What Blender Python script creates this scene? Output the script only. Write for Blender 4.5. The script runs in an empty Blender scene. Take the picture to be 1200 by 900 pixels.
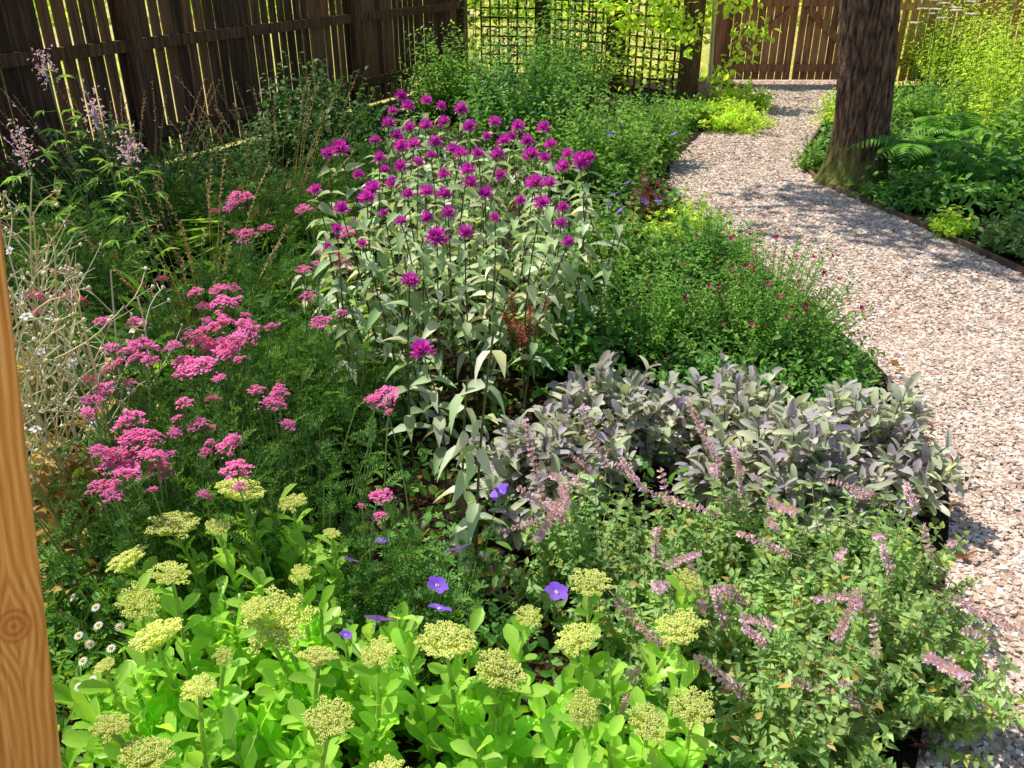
import bpy, math, bmesh
import numpy as np
from mathutils import Vector, Matrix
rng=np.random.default_rng(11)
COL=bpy.context.scene.collection
R=math.radians
PT=R(27); CH=1.6; F=1000.0
cs,sn=math.cos(PT),math.sin(PT)
def P(u,v,z=0.0):
    a=(u-600)/F; b=(450-v)/F
    d=np.array([a,cs+b*sn,-sn+b*cs]); t=(z-CH)/d[2]
    return np.array([0,0,CH])+d*t
def dep(u,v,z):
    b=(450-v)/F
    return (z-CH)/(-sn+b*cs)
U=lambda a,b,n=None: rng.uniform(a,b,n)
class MB:
    def __init__(s): s.v=[]; s.f=[]; s.mi=[]; s.n=0
    def add(s,v,fs,mi=0):
        v=np.asarray(v,float).reshape(-1,3)
        if not isinstance(fs,list): fs=[fs]
        for f in fs:
            s.f.append(np.asarray(f,int)+s.n); s.mi.append(mi)
        s.v.append(v); s.n+=len(v); return s
    def mesh(s,name,mats,smooth=True):
        me=bpy.data.meshes.new(name)
        v=np.concatenate(s.v).astype(np.float32)
        me.vertices.add(len(v)); me.vertices.foreach_set('co',v.ravel())
        li=np.concatenate([f.ravel() for f in s.f]).astype(np.int32)
        lt=np.concatenate([np.full(len(f),f.shape[1]) for f in s.f]).astype(np.int32)
        mi=np.concatenate([np.full(len(f),m) for f,m in zip(s.f,s.mi)]).astype(np.int32)
        ls=np.concatenate([[0],np.cumsum(lt)[:-1]]).astype(np.int32)
        me.loops.add(len(li)); me.loops.foreach_set('vertex_index',li)
        me.polygons.add(len(lt)); me.polygons.foreach_set('loop_start',ls)
        me.polygons.foreach_set('material_index',mi)
        me.polygons.foreach_set('use_smooth',np.full(len(lt),smooth))
        if not isinstance(mats,(list,tuple)): mats=[mats]
        for m in mats: me.materials.append(m)
        me.update(calc_edges=True); return me
    def obj(s,name,mats,parent=None,smooth=True):
        o=bpy.data.objects.new(name,s.mesh(name,mats,smooth)); COL.objects.link(o)
        if parent: put(o,parent)
        return o
def put(o,parent):
    o.parent=parent
    root=parent; off=[0,0,0]
    while root:
        off=[off[i]+root.location[i] for i in range(3)]; root=root.parent
    o.location=[o.location[i]-off[i] for i in range(3)]
def tag(o,label=None,cat=None,group=None,kind=None):
    for k,v in (('label',label),('category',cat),('group',group),('kind',kind)):
        if v: o[k]=v
    return o
def thing(name,loc,label,cat,group=None):
    o=bpy.data.objects.new(name,None); COL.objects.link(o); o.location=[float(c) for c in loc]
    o.empty_display_size=.1
    return tag(o,label,cat,group)
def child_mesh(name,me,parent,loc,rot=(0,0,0),sc=1):
    o=bpy.data.objects.new(name,me); COL.objects.link(o); o.location=[float(c) for c in loc]
    put(o,parent); o.rotation_euler=rot
    o.scale=(sc,sc,sc) if np.isscalar(sc) else sc
    return o
def nrm(a): return a/np.maximum(np.linalg.norm(a,axis=-1,keepdims=True),1e-9)
def batch(mb,T,pos,ax,nr,L,W,mi=0):
    V,Fs=T; n=len(pos); k=len(V)
    Y=nrm(ax); X=nrm(np.cross(Y,nr)); Z=np.cross(X,Y)
    L=np.broadcast_to(L,(n,)); W=np.broadcast_to(W,(n,))
    v=pos[:,None]+V[None,:,0,None]*(W[:,None]*X)[:,None]+V[None,:,1,None]*(L[:,None]*Y)[:,None]+V[None,:,2,None]*(L[:,None]*Z)[:,None]
    off=(np.arange(n)*k)[:,None,None]
    mb.add(v.reshape(-1,3),[ (f[None]+off).reshape(-1,f.shape[1]) for f in Fs],mi)
def leafT(rows,fold=.25,curl=-.25,wid=.4):
    V=[];n=len(rows)
    for t,w in rows:
        z=curl*t*t
        V+=[(-w/2,t,z+fold*w*wid),(0,t,z),(w/2,t,z+fold*w*wid)]
    f=[]
    for i in range(n-1):
        a=3*i
        f+=[(a,a+1,a+4,a+3),(a+1,a+2,a+5,a+4)]
    return np.array(V),[np.array(f)]
T_OV=leafT([(0,.12),(.2,.6),(.45,1),(.75,.85),(1,.05)],.25,-.2)
T_PT=leafT([(0,.2),(.2,.9),(.4,1),(.72,.55),(1,.03)],.3,-.25)
T_OBO=leafT([(0,.2),(.3,.6),(.62,1),(.86,.8),(1,.15)],.35,-.12)
T_LAN=leafT([(0,.1),(.15,.85),(.4,1),(.7,.55),(1,.02)],.3,-.4)
T_SAGE=leafT([(0,.25),(.18,.85),(.5,1),(.8,.9),(.94,.6),(1,.25)],.3,-.35)
T_GRS=leafT([(0,.6),(.35,1),(.7,.7),(1,.05)],.2,-.5)
T_SM=(np.array([(0,0,0),(.5,.5,.12),(0,1,-.05),(-.5,.5,.12)]),[np.array([(0,1,2),(0,2,3)])])
def lobedT(n=5):
    V=[(0,0,0)]
    for i in range(n):
        a0=R(-125+250*i/n);a2=R(-125+250*(i+1)/n);am=(a0+a2)/2
        d=(a2-a0)
        for a,r in ((a0+d*.08,.45),(a0+d*.3,.92),(am,1.05),(a2-d*.3,.92),(a2-d*.08,.45)):
            V.append((math.sin(a)*r*.5,.5+math.cos(a)*r*.5-.1,.06*r))
    V=np.array(V); V[0]=(0,.38,-.03)
    f=[(0,i+1,i) for i in range(1,len(V)-1)]
    return V,[np.array(f)]
T_LOB=lobedT(5)
def featherT(n=11,wl=.012):
    V=[];f=[]
    for i in range(n):
        t=.12+.85*i/(n-1); w=.5*math.sin(math.pi*min(1,.18+t*.8))**.7
        for s in (-1,1):
            k=len(V); b=np.array((0,t,-.25*t*t)); tip=b+np.array((s*w,.10,.05*((i%3)-1)))
            V+=[b,b+np.array((s*w*.5,.085,.01)),tip,b+np.array((s*w*.5,wl,-.01))]
            f.append((k,k+1,k+2,k+3))
    k=len(V)
    V+=[np.array((-.02,0,0)),np.array((.02,0,0)),np.array((.02,.5,-.06)),np.array((-.02,.5,-.06)),np.array((0,1,-.25))]
    f.append((k,k+1,k+2,k+3))
    return np.array(V),[np.array(f),np.array([(k+3,k+2,k+4)])]
T_FEA=featherT()
T_OCT=(np.array([(1,0,0),(-1,0,0),(0,1,0),(0,-1,0),(0,0,1),(0,0,-1)],float),[np.array([(0,2,4),(2,1,4),(1,3,4),(3,0,4),(2,0,5),(1,2,5),(3,1,5),(0,3,5)])])
def interp(pts,t):
    S=pts.shape[1]; x=np.clip(t,0,.9999)*(S-1); i=x.astype(int); fr=(x-i)[...,None]
    n=np.arange(len(pts))[:,None]
    return pts[n,i]*(1-fr)+pts[n,i+1]*fr, nrm(pts[n,i+1]-pts[n,i])
def bez(b,t,k=.55,S=7,j=.02):
    b=np.atleast_2d(b);t=np.atleast_2d(t); c=b*(1-k)+t*k; c[:,2]=b[:,2]+(t[:,2]-b[:,2])*.55
    c=c+rng.normal(0,j,c.shape)
    s=np.linspace(0,1,S)[None,:,None]
    return b[:,None]*(1-s)**2+2*c[:,None]*s*(1-s)+t[:,None]*s*s
def tubes(mb,pts,r0,r1,sides=4,mi=0):
    n,S,_=pts.shape
    tg=nrm(np.gradient(pts,axis=1)); ref=np.array([.31,.93,.17])
    x=nrm(np.cross(tg,ref)); y=np.cross(tg,x)
    r=(np.linspace(0,1,S)[None]*(np.broadcast_to(r1,(n,))-np.broadcast_to(r0,(n,)))[:,None]+np.broadcast_to(r0,(n,))[:,None])
    a=np.arange(sides)/sides*2*math.pi
    v=pts[:,:,None]+r[:,:,None,None]*(np.cos(a)[:,None]*x[:,:,None]+np.sin(a)[:,None]*y[:,:,None])
    f=[]
    for i in range(S-1):
        for k in range(sides):
            f.append((i*sides+k,i*sides+(k+1)%sides,(i+1)*sides+(k+1)%sides,(i+1)*sides+k))
    f=np.array(f); off=(np.arange(n)*S*sides)[:,None,None]
    mb.add(v.reshape(-1,3),(f[None]+off).reshape(-1,4),mi)
def along(pts,per,t0,t1,el=(10,45),pair=True,droop=0.):
    n=len(pts)
    t=np.linspace(t0,t1,per)[None]+rng.normal(0,.35*(t1-t0)/per,(n,per))
    if pair: t[:,1::2]=t[:,0:2*(per//2):2]
    p,tg=interp(pts,t)
    a0=U(0,6.28,(n,1))
    i=np.arange(per)[None]
    a=a0+((i//2)*math.pi/2+(i%2)*math.pi if pair else i*2.4)+rng.normal(0,.35,(n,per))
    e=np.radians(U(el[0],el[1],(n,per)))
    h=np.stack([np.cos(a),np.sin(a),0*a],-1)
    h=nrm(h-(h*tg).sum(-1,keepdims=True)*tg)
    ax=h*np.cos(e)[...,None]+tg*np.sin(e)[...,None]
    ax=nrm(ax+np.array([0,0,-droop]))
    up=np.array([0,0,1.])+rng.normal(0,.3,ax.shape)
    return p.reshape(-1,3),ax.reshape(-1,3),up.reshape(-1,3),np.clip(t,0,1).reshape(-1)
# ---------------------------------------------------------------- materials
def newmat(name):
    m=bpy.data.materials.new(name); m.use_nodes=True
    nt=m.node_tree; nt.nodes.clear(); return m,nt,nt.nodes,nt.links
def ramp(N,cols):
    r=N.new('ShaderNodeValToRGB'); e=r.color_ramp.elements
    while len(e)<len(cols): e.new(.5)
    for i,(p,c) in enumerate(cols):
        e[i].position=p; e[i].color=(*c,1)
    return r
def leafmat(name,cols,trans=.35,rough=.5,spec=.35,big=.35,gain=1.45,warm=.0):
    m,nt,N,Lk=newmat(name)
    g=N.new('ShaderNodeNewGeometry'); n=len(cols)
    cc=[(min(.85,c[0]*gain*(1+warm)),min(.85,c[1]*gain),min(.85,c[2]*gain*(1-warm))) for c in cols]
    r=ramp(N,[(i/(n-1),c) for i,c in enumerate(cc)])
    Lk.new(g.outputs['Random Per Island'],r.inputs[0])
    col=r.outputs[0]
    if big>0:
        no=N.new('ShaderNodeTexNoise'); no.inputs['Scale'].default_value=8; no.inputs['Detail'].default_value=1
        Lk.new(g.outputs['Position'],no.inputs['Vector'])
        mr=N.new('ShaderNodeMapRange'); mr.inputs[1].default_value=.3; mr.inputs[2].default_value=.7
        mr.inputs[3].default_value=1-big; mr.inputs[4].default_value=1+big
        Lk.new(no.outputs[0],mr.inputs[0])
        hs=N.new('ShaderNodeHueSaturation'); Lk.new(col,hs.inputs['Color']); Lk.new(mr.outputs[0],hs.inputs['Value']); col=hs.outputs[0]
    p=N.new('ShaderNodeBsdfPrincipled'); p.inputs['Roughness'].default_value=rough; p.inputs['Specular IOR Level'].default_value=spec
    Lk.new(col,p.inputs['Base Color']); o=N.new('ShaderNodeOutputMaterial')
    if trans>0:
        tr=N.new('ShaderNodeBsdfTranslucent')
        h2=N.new('ShaderNodeMix'); h2.data_type='RGBA'; h2.blend_type='MULTIPLY'; h2.inputs[0].default_value=1; h2.inputs[7].default_value=(1.7,1.6,.9,1)
        Lk.new(col,h2.inputs[6]); Lk.new(h2.outputs[2],tr.inputs[0])
        mx=N.new('ShaderNodeMixShader'); mx.inputs[0].default_value=trans
        Lk.new(p.outputs[0],mx.inputs[1]); Lk.new(tr.outputs[0],mx.inputs[2]); Lk.new(mx.outputs[0],o.inputs[0])
    else: Lk.new(p.outputs[0],o.inputs[0])
    return m
def woodmat(name,cols,scale=(40,40,3),rough=.7,bump=.4):
    m,nt,N,Lk=newmat(name)
    tc=N.new('ShaderNodeTexCoord'); mp=N.new('ShaderNodeMapping'); mp.inputs['Scale'].default_value=scale
    Lk.new(tc.outputs['Object'],mp.inputs[0])
    no=N.new('ShaderNodeTexNoise'); no.inputs['Scale'].default_value=1; no.inputs['Detail'].default_value=6
    Lk.new(mp.outputs[0],no.inputs['Vector'])
    g=N.new('ShaderNodeNewGeometry')
    ad=N.new('ShaderNodeMath'); ad.operation='MULTIPLY_ADD'; ad.inputs[1].default_value=.35
    Lk.new(g.outputs['Random Per Island'],ad.inputs[0]); Lk.new(no.outputs[0],ad.inputs[2])
    sb=N.new('ShaderNodeMath'); sb.operation='SUBTRACT'; sb.inputs[1].default_value=.17; Lk.new(ad.outputs[0],sb.inputs[0])
    r=ramp(N,[(.3+.4*i/(len(cols)-1),c) for i,c in enumerate(cols)]); Lk.new(sb.outputs[0],r.inputs[0])
    p=N.new('ShaderNodeBsdfPrincipled'); p.inputs['Roughness'].default_value=rough; p.inputs['Specular IOR Level'].default_value=.25
    Lk.new(r.outputs[0],p.inputs['Base Color'])
    b=N.new('ShaderNodeBump'); b.inputs['Strength'].default_value=bump; b.inputs['Distance'].default_value=.01
    Lk.new(no.outputs[0],b.inputs['Height']); Lk.new(b.outputs[0],p.inputs['Normal'])
    o=N.new('ShaderNodeOutputMaterial'); Lk.new(p.outputs[0],o.inputs[0]); return m
def groundmat(name,cols,s1=6,s2=120,bump=.6,rough=.9):
    m,nt,N,Lk=newmat(name)
    g=N.new('ShaderNodeNewGeometry')
    a=N.new('ShaderNodeTexNoise'); a.inputs['Scale'].default_value=s1; a.inputs['Detail'].default_value=5
    b=N.new('ShaderNodeTexNoise'); b.inputs['Scale'].default_value=s2; b.inputs['Detail'].default_value=4
    for x in (a,b): Lk.new(g.outputs['Position'],x.inputs['Vector'])
    mx=N.new('ShaderNodeMath'); mx.operation='MULTIPLY_ADD'; mx.inputs[1].default_value=.6
    Lk.new(a.outputs[0],mx.inputs[0])
    m2=N.new('ShaderNodeMath'); m2.operation='MULTIPLY'; m2.inputs[1].default_value=.4; Lk.new(b.outputs[0],m2.inputs[0]); Lk.new(m2.outputs[0],mx.inputs[2])
    r=ramp(N,[(.35+.3*i/(len(cols)-1),c) for i,c in enumerate(cols)]); Lk.new(mx.outputs[0],r.inputs[0])
    p=N.new('ShaderNodeBsdfPrincipled'); p.inputs['Roughness'].default_value=rough; p.inputs['Specular IOR Level'].default_value=.15
    Lk.new(r.outputs[0],p.inputs['Base Color'])
    bp=N.new('ShaderNodeBump'); bp.inputs['Strength'].default_value=bump; bp.inputs['Distance'].default_value=.02
    Lk.new(b.outputs[0],bp.inputs['Height']); Lk.new(bp.outputs[0],p.inputs['Normal'])
    o=N.new('ShaderNodeOutputMaterial'); Lk.new(p.outputs[0],o.inputs[0]); return m
def h(s):
    s=s.lstrip('#'); c=[int(s[i:i+2],16)/255 for i in (0,2,4)]
    return tuple(((x+.055)/1.055)**2.4 if x>.04 else x/12.92 for x in c)
M={}
M['sedum']=leafmat('sedum_leaf',[h('7eaa3a'),h('96c04a'),h('acce60'),h('86b446')],.45,.38,.5,.22,1.35)
M['sedhead']=leafmat('sedum_bud',[h('c2d264'),h('d0de78'),h('e0ea98'),h('b8ca58')],.2,.7,.2,.1,1.25)
M['sedstem']=leafmat('sedum_stem',[h('94b04c'),h('a8bf60')],.1,.5,.35,.2,1.2)
M['yleaf']=leafmat('yarrow_leaf',[h('34581f'),h('4c7634'),h('6a9044'),h('426c2a')],.35,.6,.2,.5,1.25)
M['yhead']=leafmat('yarrow_floret',[h('d44c96'),h('de64ae'),h('ee8ec6'),h('c83e8c'),h('f2acd2')],.2,.7,.2,.15,1.2)
M['ystem']=leafmat('yarrow_stem',[h('55763c'),h('6d8a4c')],.1,.6,.35,.0)
M['mleaf']=leafmat('beebalm_leaf',[h('6a8c50'),h('90a880'),h('c4d0ba'),h('7c9c62'),h('a8b896'),h('ccc6a8'),h('5c8040')],.3,.55,.35,.35,1.4)
M['mhead']=leafmat('beebalm_petal',[h('9c24a4'),h('b436b8'),h('ca52cc'),h('881e90')],.3,.6,.2,.1,1.5)
M['mcore']=leafmat('beebalm_centre',[h('4c1a44'),h('6a2c58')],.05,.8)
M['mstem']=leafmat('beebalm_stem',[h('3c3424'),h('5c5a36')],.05,.6)
M['sage']=leafmat('sage_leaf',[h('8a9a76'),h('948a98'),h('a8b28e'),h('80708a'),h('94a480'),h('9a90a0'),h('82907a')],.25,.75,.2,.3,1.6)
M['sagest']=leafmat('sage_stem',[h('5a4a5c'),h('6d6a58')],.05,.7)
M['cat']=leafmat('catmint_leaf',[h('648a48'),h('80a060'),h('9ab47a'),h('729654'),h('aaba62')],.35,.65,.2,.35,1.3)
M['catst']=leafmat('catmint_stem',[h('7e8a5a'),h('968c70')],.1,.7)
M['catfl']=leafmat('catmint_flower',[h('b4a0d0'),h('d0b0cc'),h('d8a8b4'),h('e0bcc0'),h('b8a4d0')],.25,.7,.2,.1,1.35)
M['pet']=leafmat('geranium_petal',[h('6a44d0'),h('7a50dc'),h('8860e4')],.3,.6,.2,.1)
M['white']=leafmat('white_petal',[h('e8e8e4'),h('f4f4f0')],.2,.6,.2,.05,1)
M['yellow']=leafmat('yellow_centre',[h('d9b32c'),h('e6c64a')],.1,.7,.2,0,1)
M['pale']=leafmat('pale_centre',[h('d8cce8'),h('e6e0ee')],.1,.7,.2,0,1)
M['gleaf']=leafmat('geranium_leaf',[h('44702c'),h('5e8c40'),h('76a04c')],.35,.5,.3,.35,1.35)
M['salv']=leafmat('salvia_leaf',[h('4c782c'),h('68963c'),h('82aa4c'),h('5a8434')],.38,.5,.3,.35,1.35)
M['dkpink']=leafmat('dark_pink_petal',[h('a8246a'),h('8c1a50')],.2,.6)
M['green']=leafmat('mid_green_leaf',[h('4a742c'),h('688e3a'),h('86a84c'),h('5a8434')],.42,.5,.3,.4,1.4)
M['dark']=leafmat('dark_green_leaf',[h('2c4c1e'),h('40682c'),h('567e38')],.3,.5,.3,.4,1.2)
M['lime']=leafmat('lime_leaf',[h('84a430'),h('a6c444'),h('c4d860'),h('90b03a')],.5,.5,.3,.3,1.35)
M['wine']=leafmat('wine_leaf',[h('5c1c2c'),h('7c2c3c'),h('481824')],.3,.5,.3,.3)
M['grn_st']=leafmat('green_stem',[h('4a6a30'),h('64804a')],.1,.6,.35,0)
M['silver']=leafmat('silver_stem',[h('bcbaa0'),h('d4d0b8'),h('acaa8c'),h('ccc098'),h('bca878')],.1,.8,.1,.15,1.35)
M['dry']=leafmat('dry_leaf',[h('b09a58'),h('c8b478'),h('967848'),h('c0a860')],.3,.7,.1,.3,1.2)
M['seed']=leafmat('dry_seed',[h('96806a'),h('b09c7c'),h('8c6c70')],.1,.8,.1,.2)
M['litter']=leafmat('dead_leaf',[h('4c3424'),h('6e4c30'),h('94683c'),h('3a281c')],.1,.8,.1,.3,1)
M['russet']=leafmat('russet_plume',[h('8c5440'),h('a86c54'),h('744434')],.2,.8,.1,.2,1)
M['fern']=leafmat('fern_leaf',[h('3e6c26'),h('5a8a38'),h('78a446')],.4,.5,.3,.25,1.5)
M['paleleaf']=leafmat('pale_beebalm_leaf',[h('b4c4a8'),h('d0dac8'),h('94aa80'),h('c0ceb4')],.3,.5,.4,.2,1.35)
M['fence']=woodmat('backlit_brown_wood',[h('38261c'),h('5c4030'),h('845c40')])  # brown wood, with the shade of its backlit side put into the colour
M['trel']=woodmat('trellis_wood',[h('3c281e'),h('5c3e2c'),h('7a5640')])
M['gate']=woodmat('gate_wood',[h('744830'),h('9c6648'),h('bc8460')])
M['fence2']=woodmat('warm_fence_wood',[h('b07c40'),h('d89c58'),h('e8b874')])
M['edge']=woodmat('edging_wood',[h('5c4c40'),h('85705f')],(3,3,30))
M['soil']=groundmat('soil',[h('1c140f'),h('33261c'),h('4c3a2c')],5,90,.9)
M['pathb']=groundmat('path_base',[h('b49a8a'),h('ccb4a4'),h('e0ccbc')],5,160,.6)
M['lawn']=groundmat('lawn_ground',[h('a0a04c'),h('c8bc70'),h('e0d094')],.6,60,.6)
M['stone']=leafmat('gravel_stone',[h('a68e82'),h('c8b0a2'),h('e2d0c2'),h('b49e90'),h('eee0d2'),h('c0a692'),h('9a867c'),h('d8c0b0')],0,.85,.2,.1,1.3)
# ---------------------------------------------------------------- world, sun, camera
sc=bpy.context.scene
w=bpy.data.worlds.new('World'); sc.world=w; w.use_nodes=True
bg=w.node_tree.nodes['Background']; sk=w.node_tree.nodes.new('ShaderNodeTexSky'); sk.sky_type='NISHITA'; sk.sun_disc=False
to=np.array([-.50,.28,.98]); to/=np.linalg.norm(to)
sk.sun_elevation=math.asin(to[2]); sk.sun_rotation=math.atan2(to[0],to[1])
w.node_tree.links.new(sk.outputs[0],bg.inputs[0]); bg.inputs[1].default_value=.13
sl=bpy.data.lights.new('sun','SUN'); sl.energy=5; sl.angle=R(.55); sl.color=(1,.93,.80)
so=bpy.data.objects.new('sun',sl); COL.objects.link(so)
so.rotation_euler=Vector(to).to_track_quat('Z','Y').to_euler()
cd=bpy.data.cameras.new('camera'); cd.sensor_width=36; cd.lens=30; cd.clip_end=300; cd.clip_start=.05
co=bpy.data.objects.new('camera',cd); COL.objects.link(co); co.location=(0,0,CH); co.rotation_euler=(R(90)-PT,0,0); sc.camera=co
sc.view_settings.view_transform='Standard'; sc.view_settings.look='None'; sc.view_settings.exposure=0
# ---------------------------------------------------------------- ground and path
def sheet(name,pts,z,mat):
    mb=MB(); mb.add([(x,y,z) for x,y in pts],np.array([list(range(len(pts)))])); o=mb.obj(name,mat,smooth=False); return tag(o,kind='structure')
sheet('ground',[(-80,-40),(80,-40),(80,120),(-80,120)],-.012,M['lawn'])
LE=np.array([(.45,.3),(.72,1.0),(.95,1.4),(1.28,2.0),(1.48,2.44),(1.58,3),(1.5,4.1),(1.25,5.4),(1.18,6.3),(1.3,7.1),(1.85,8.5),(2.5,10),(3.0,11.4),(3.0,13)])
RE=np.array([(2.2,.3),(2.5,1.0),(2.62,1.4),(2.75,2.0),(2.82,2.44),(2.86,3),(2.86,4.1),(2.66,5.2),(2.33,6.5),(2.38,7.2),(2.95,8.5),(3.6,10),(4.3,11.4),(4.6,13)])
def lx(y): return np.interp(y,LE[:,1],LE[:,0])
def rx(y): return np.interp(y,RE[:,1],RE[:,0])
fa=np.array([-2.89,6.95]); fd=nrm(np.array([1.0,2.36])); fc=np.array([-.64,12.2])
def fx(y): return fa[0]+(y-fa[1])*fd[0]/fd[1]
ys=np.linspace(.3,12.4,60)
def ribbon(name,xa,xb,ys,z,mat):
    n=len(ys);m=9;mb=MB();V=[];f=[]
    for i,y in enumerate(ys):
        for j in range(m):
            x=xa(y)+(xb(y)-xa(y))*j/(m-1); V.append((x,y,z+float(rng.normal(0,.002))))
    for i in range(n-1):
        for j in range(m-1):
            a=i*m+j; f.append((a,a+1,a+m+1,a+m))
    mb.add(V,np.array(f)); return tag(mb.obj(name,mat),kind='structure')
ribbon('gravel_path',lambda y:lx(y)-.03,lambda y:rx(y),ys,.004,M['pathb'])
ribbon('garden_soil',lambda y:fx(y)-.02,lambda y:lx(y),ys,.015,M['soil'])
ribbon('border_soil',lambda y:rx(y)+.02,lambda y:rx(y)+4.5,np.linspace(.3,11.6,50),.012,M['soil'])
def stones(n,y0,y1,s0,s1,spread=.07):
    y=U(y0,y1,n); x=lx(y)-spread+(rx(y)-lx(y)+spread)*rng.random(n)
    base=np.array([(i,j,k) for k in (-1,1) for j in (-1,1) for i in (-1,1)],float)
    fq=np.array([(0,2,3,1),(4,5,7,6),(0,1,5,4),(2,6,7,3),(0,4,6,2),(1,3,7,5)])
    s=U(s0,s1,n)
    V=base[None]*U(.55,1.15,(n,8,1))*np.stack([U(.7,1.3,n),U(.7,1.3,n),U(.38,.65,n)],-1)[:,None]
    V+=rng.normal(0,.13,V.shape)
    a=U(0,6.28,n);c,s_=np.cos(a),np.sin(a)
    ti=rng.normal(0,.26,n)
    X=V[...,0]*c[:,None]-V[...,1]*s_[:,None];Y=V[...,0]*s_[:,None]+V[...,1]*c[:,None]
    Zz=V[...,2]*np.cos(ti)[:,None]+Y*np.sin(ti)[:,None]; Y=Y*np.cos(ti)[:,None]-V[...,2]*np.sin(ti)[:,None]
    V=np.stack([X,Y,Zz],-1)*s[:,None,None]/2
    V+=np.stack([x,y,U(.004,.009,n)+s*.1],-1)[:,None]
    return V.reshape(-1,3),(fq[None]+(np.arange(n)*8)[:,None,None]).reshape(-1,4)
g=MB(); g.add(*stones(42000,.9,3.6,.008,.017)); g.add(*stones(28000,3.4,7.2,.010,.019)); g.add(*stones(12000,7,12.2,.012,.022)); 
tag(g.obj('gravel',M['stone'],smooth=False),'loose pinkish grey crushed gravel covering the curving garden path','gravel',kind='stuff')
def box(mb,c,s,rot=0,mi=0,tilt=None):
    b=np.array([(i,j,k) for k in (-.5,.5) for j in (-.5,.5) for i in (-.5,.5)])*np.array(s)
    if tilt is not None:
        ct,st=math.cos(tilt),math.sin(tilt); x=b[:,0]*ct-b[:,2]*st; z=b[:,0]*st+b[:,2]*ct; b=np.stack([x,b[:,1],z],-1)
    cr,sr=math.cos(rot),math.sin(rot); x=b[:,0]*cr-b[:,1]*sr; y=b[:,0]*sr+b[:,1]*cr
    b=np.stack([x,y,b[:,2]],-1)+np.array(c)
    mb.add(b,np.array([(0,2,3,1),(4,5,7,6),(0,1,5,4),(2,6,7,3),(0,4,6,2),(1,3,7,5)]),mi)
e=MB(); yy=np.linspace(.3,11.4,26)
off=.02
for i in range(25):
    y0,y1=yy[i],yy[i+1]; x0,x1=rx(y0)+off,rx(y1)+off
    box(e,((x0+x1)/2,(y0+y1)/2,.008+.002*(i%2)),(math.hypot(x1-x0,y1-y0)+.01,.02,.06),math.atan2(y1-y0,x1-x0))
tag(e.obj('path_edging',M['edge'],smooth=False),'low timber edging board along the right side of the gravel path','edging')
# ---------------------------------------------------------------- fences
def fence(name,label,pts,mat,h_=1.8,gap=.02,bw=.1,zr=(.28,.95,1.6),side=1,ps=.11,jit=.006):
    t=thing(name,(pts[0][0],pts[0][1],0),label,'fence')
    for (x,y) in pts:
        m=MB(); box(m,(0,0,h_/2+.03),(ps,ps,h_+.06),math.atan2(pts[1][1]-pts[0][1],pts[1][0]-pts[0][0])); box(m,(0,0,h_+.075),(ps+.03,ps+.03,.03),math.atan2(pts[1][1]-pts[0][1],pts[1][0]-pts[0][0]))
        o=m.obj('post',mat,smooth=False); o.location=(x,y,0); put(o,t)
    for i in range(len(pts)-1):
        a=np.array(pts[i]);b=np.array(pts[i+1]); d=b-a; L=np.linalg.norm(d); d=d/L; nn=np.array([-d[1],d[0]])*side; rot=math.atan2(d[1],d[0])
        m=MB(); n=int((L-.02)/(bw+gap)); st=(L-.02)/n
        for k in range(n):
            c=a+d*(.01+st*(k+.5))+nn*(.036+float(rng.random())*jit); hh=h_-.06+float(U(-.015,.015))
            box(m,(c[0],c[1],.04+hh/2),(st-gap*float(U(.3,1.9)),.016,hh),rot+float(rng.normal(0,.012)),tilt=float(rng.normal(0,.003)))
        m.obj('board_panel',mat,t,smooth=False)
        for z in zr:
            m=MB(); c=(a+b)/2; box(m,(0,0,0),(L-ps,.045,.085),rot); o=m.obj('rail',mat,smooth=False); o.location=(c[0],c[1],z); put(o,t)
    return t
p=[tuple(fa+fd*s) for s in (-6.2,-3.1,0,3.1,5.72)]
fence('wooden_fence','dark brown slatted wooden fence behind the flower bed on the left',p,M['fence'],gap=.02)
def trellis(name,label,a,b):
    a=np.array(a);b=np.array(b); d=b-a;L=np.linalg.norm(d);d=d/L;rot=math.atan2(d[1],d[0]); nn=np.array([-d[1],d[0]])
    t=thing(name,(a[0],a[1],0),label,'trellis','trellis panels at the back of the garden')
    m=MB()
    n=int((L-.2)/.115)
    for k in range(n+1):
        c=a+d*(.1+(L-.2)*k/n); box(m,(c[0],c[1],.98),(.022,.012,1.75),rot)
    for k in range(16):
        c=(a+b)/2-nn*.0125; box(m,(c[0],c[1],.13+k*.113),(L-.2,.012,.022),rot)
    m.obj('lattice',M['trel'],t,smooth=False)
    for z in (.09,1.87):
        m=MB(); c=(a+b)/2; box(m,(c[0],c[1],z),(L-.17,.045,.05),rot); m.obj('rail',M['trel'],t,smooth=False)
    m=MB(); box(m,(a[0],a[1],1.0),(.17,.17,2.0),rot); box(m,(a[0],a[1],2.02),(.2,.2,.035),rot); m.obj('post',M['trel'],t,smooth=False)
TP=[(1.98,10.1),(1.24,10.95),(.4,11.9),(-.5,12.15)]
trellis('trellis_panel','square lattice trellis panel nearest the gate, beside the young tree',TP[0],TP[1])
trellis('trellis_panel','middle square lattice trellis panel with climber leaves on it',TP[1],TP[2])
trellis('trellis_panel','square lattice trellis panel meeting the dark fence corner',TP[2],TP[3])
gt=thing('garden_gate',(3.66,11.8,0),'brown double wooden gate with diagonal braces at the end of the path','gate')
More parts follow.
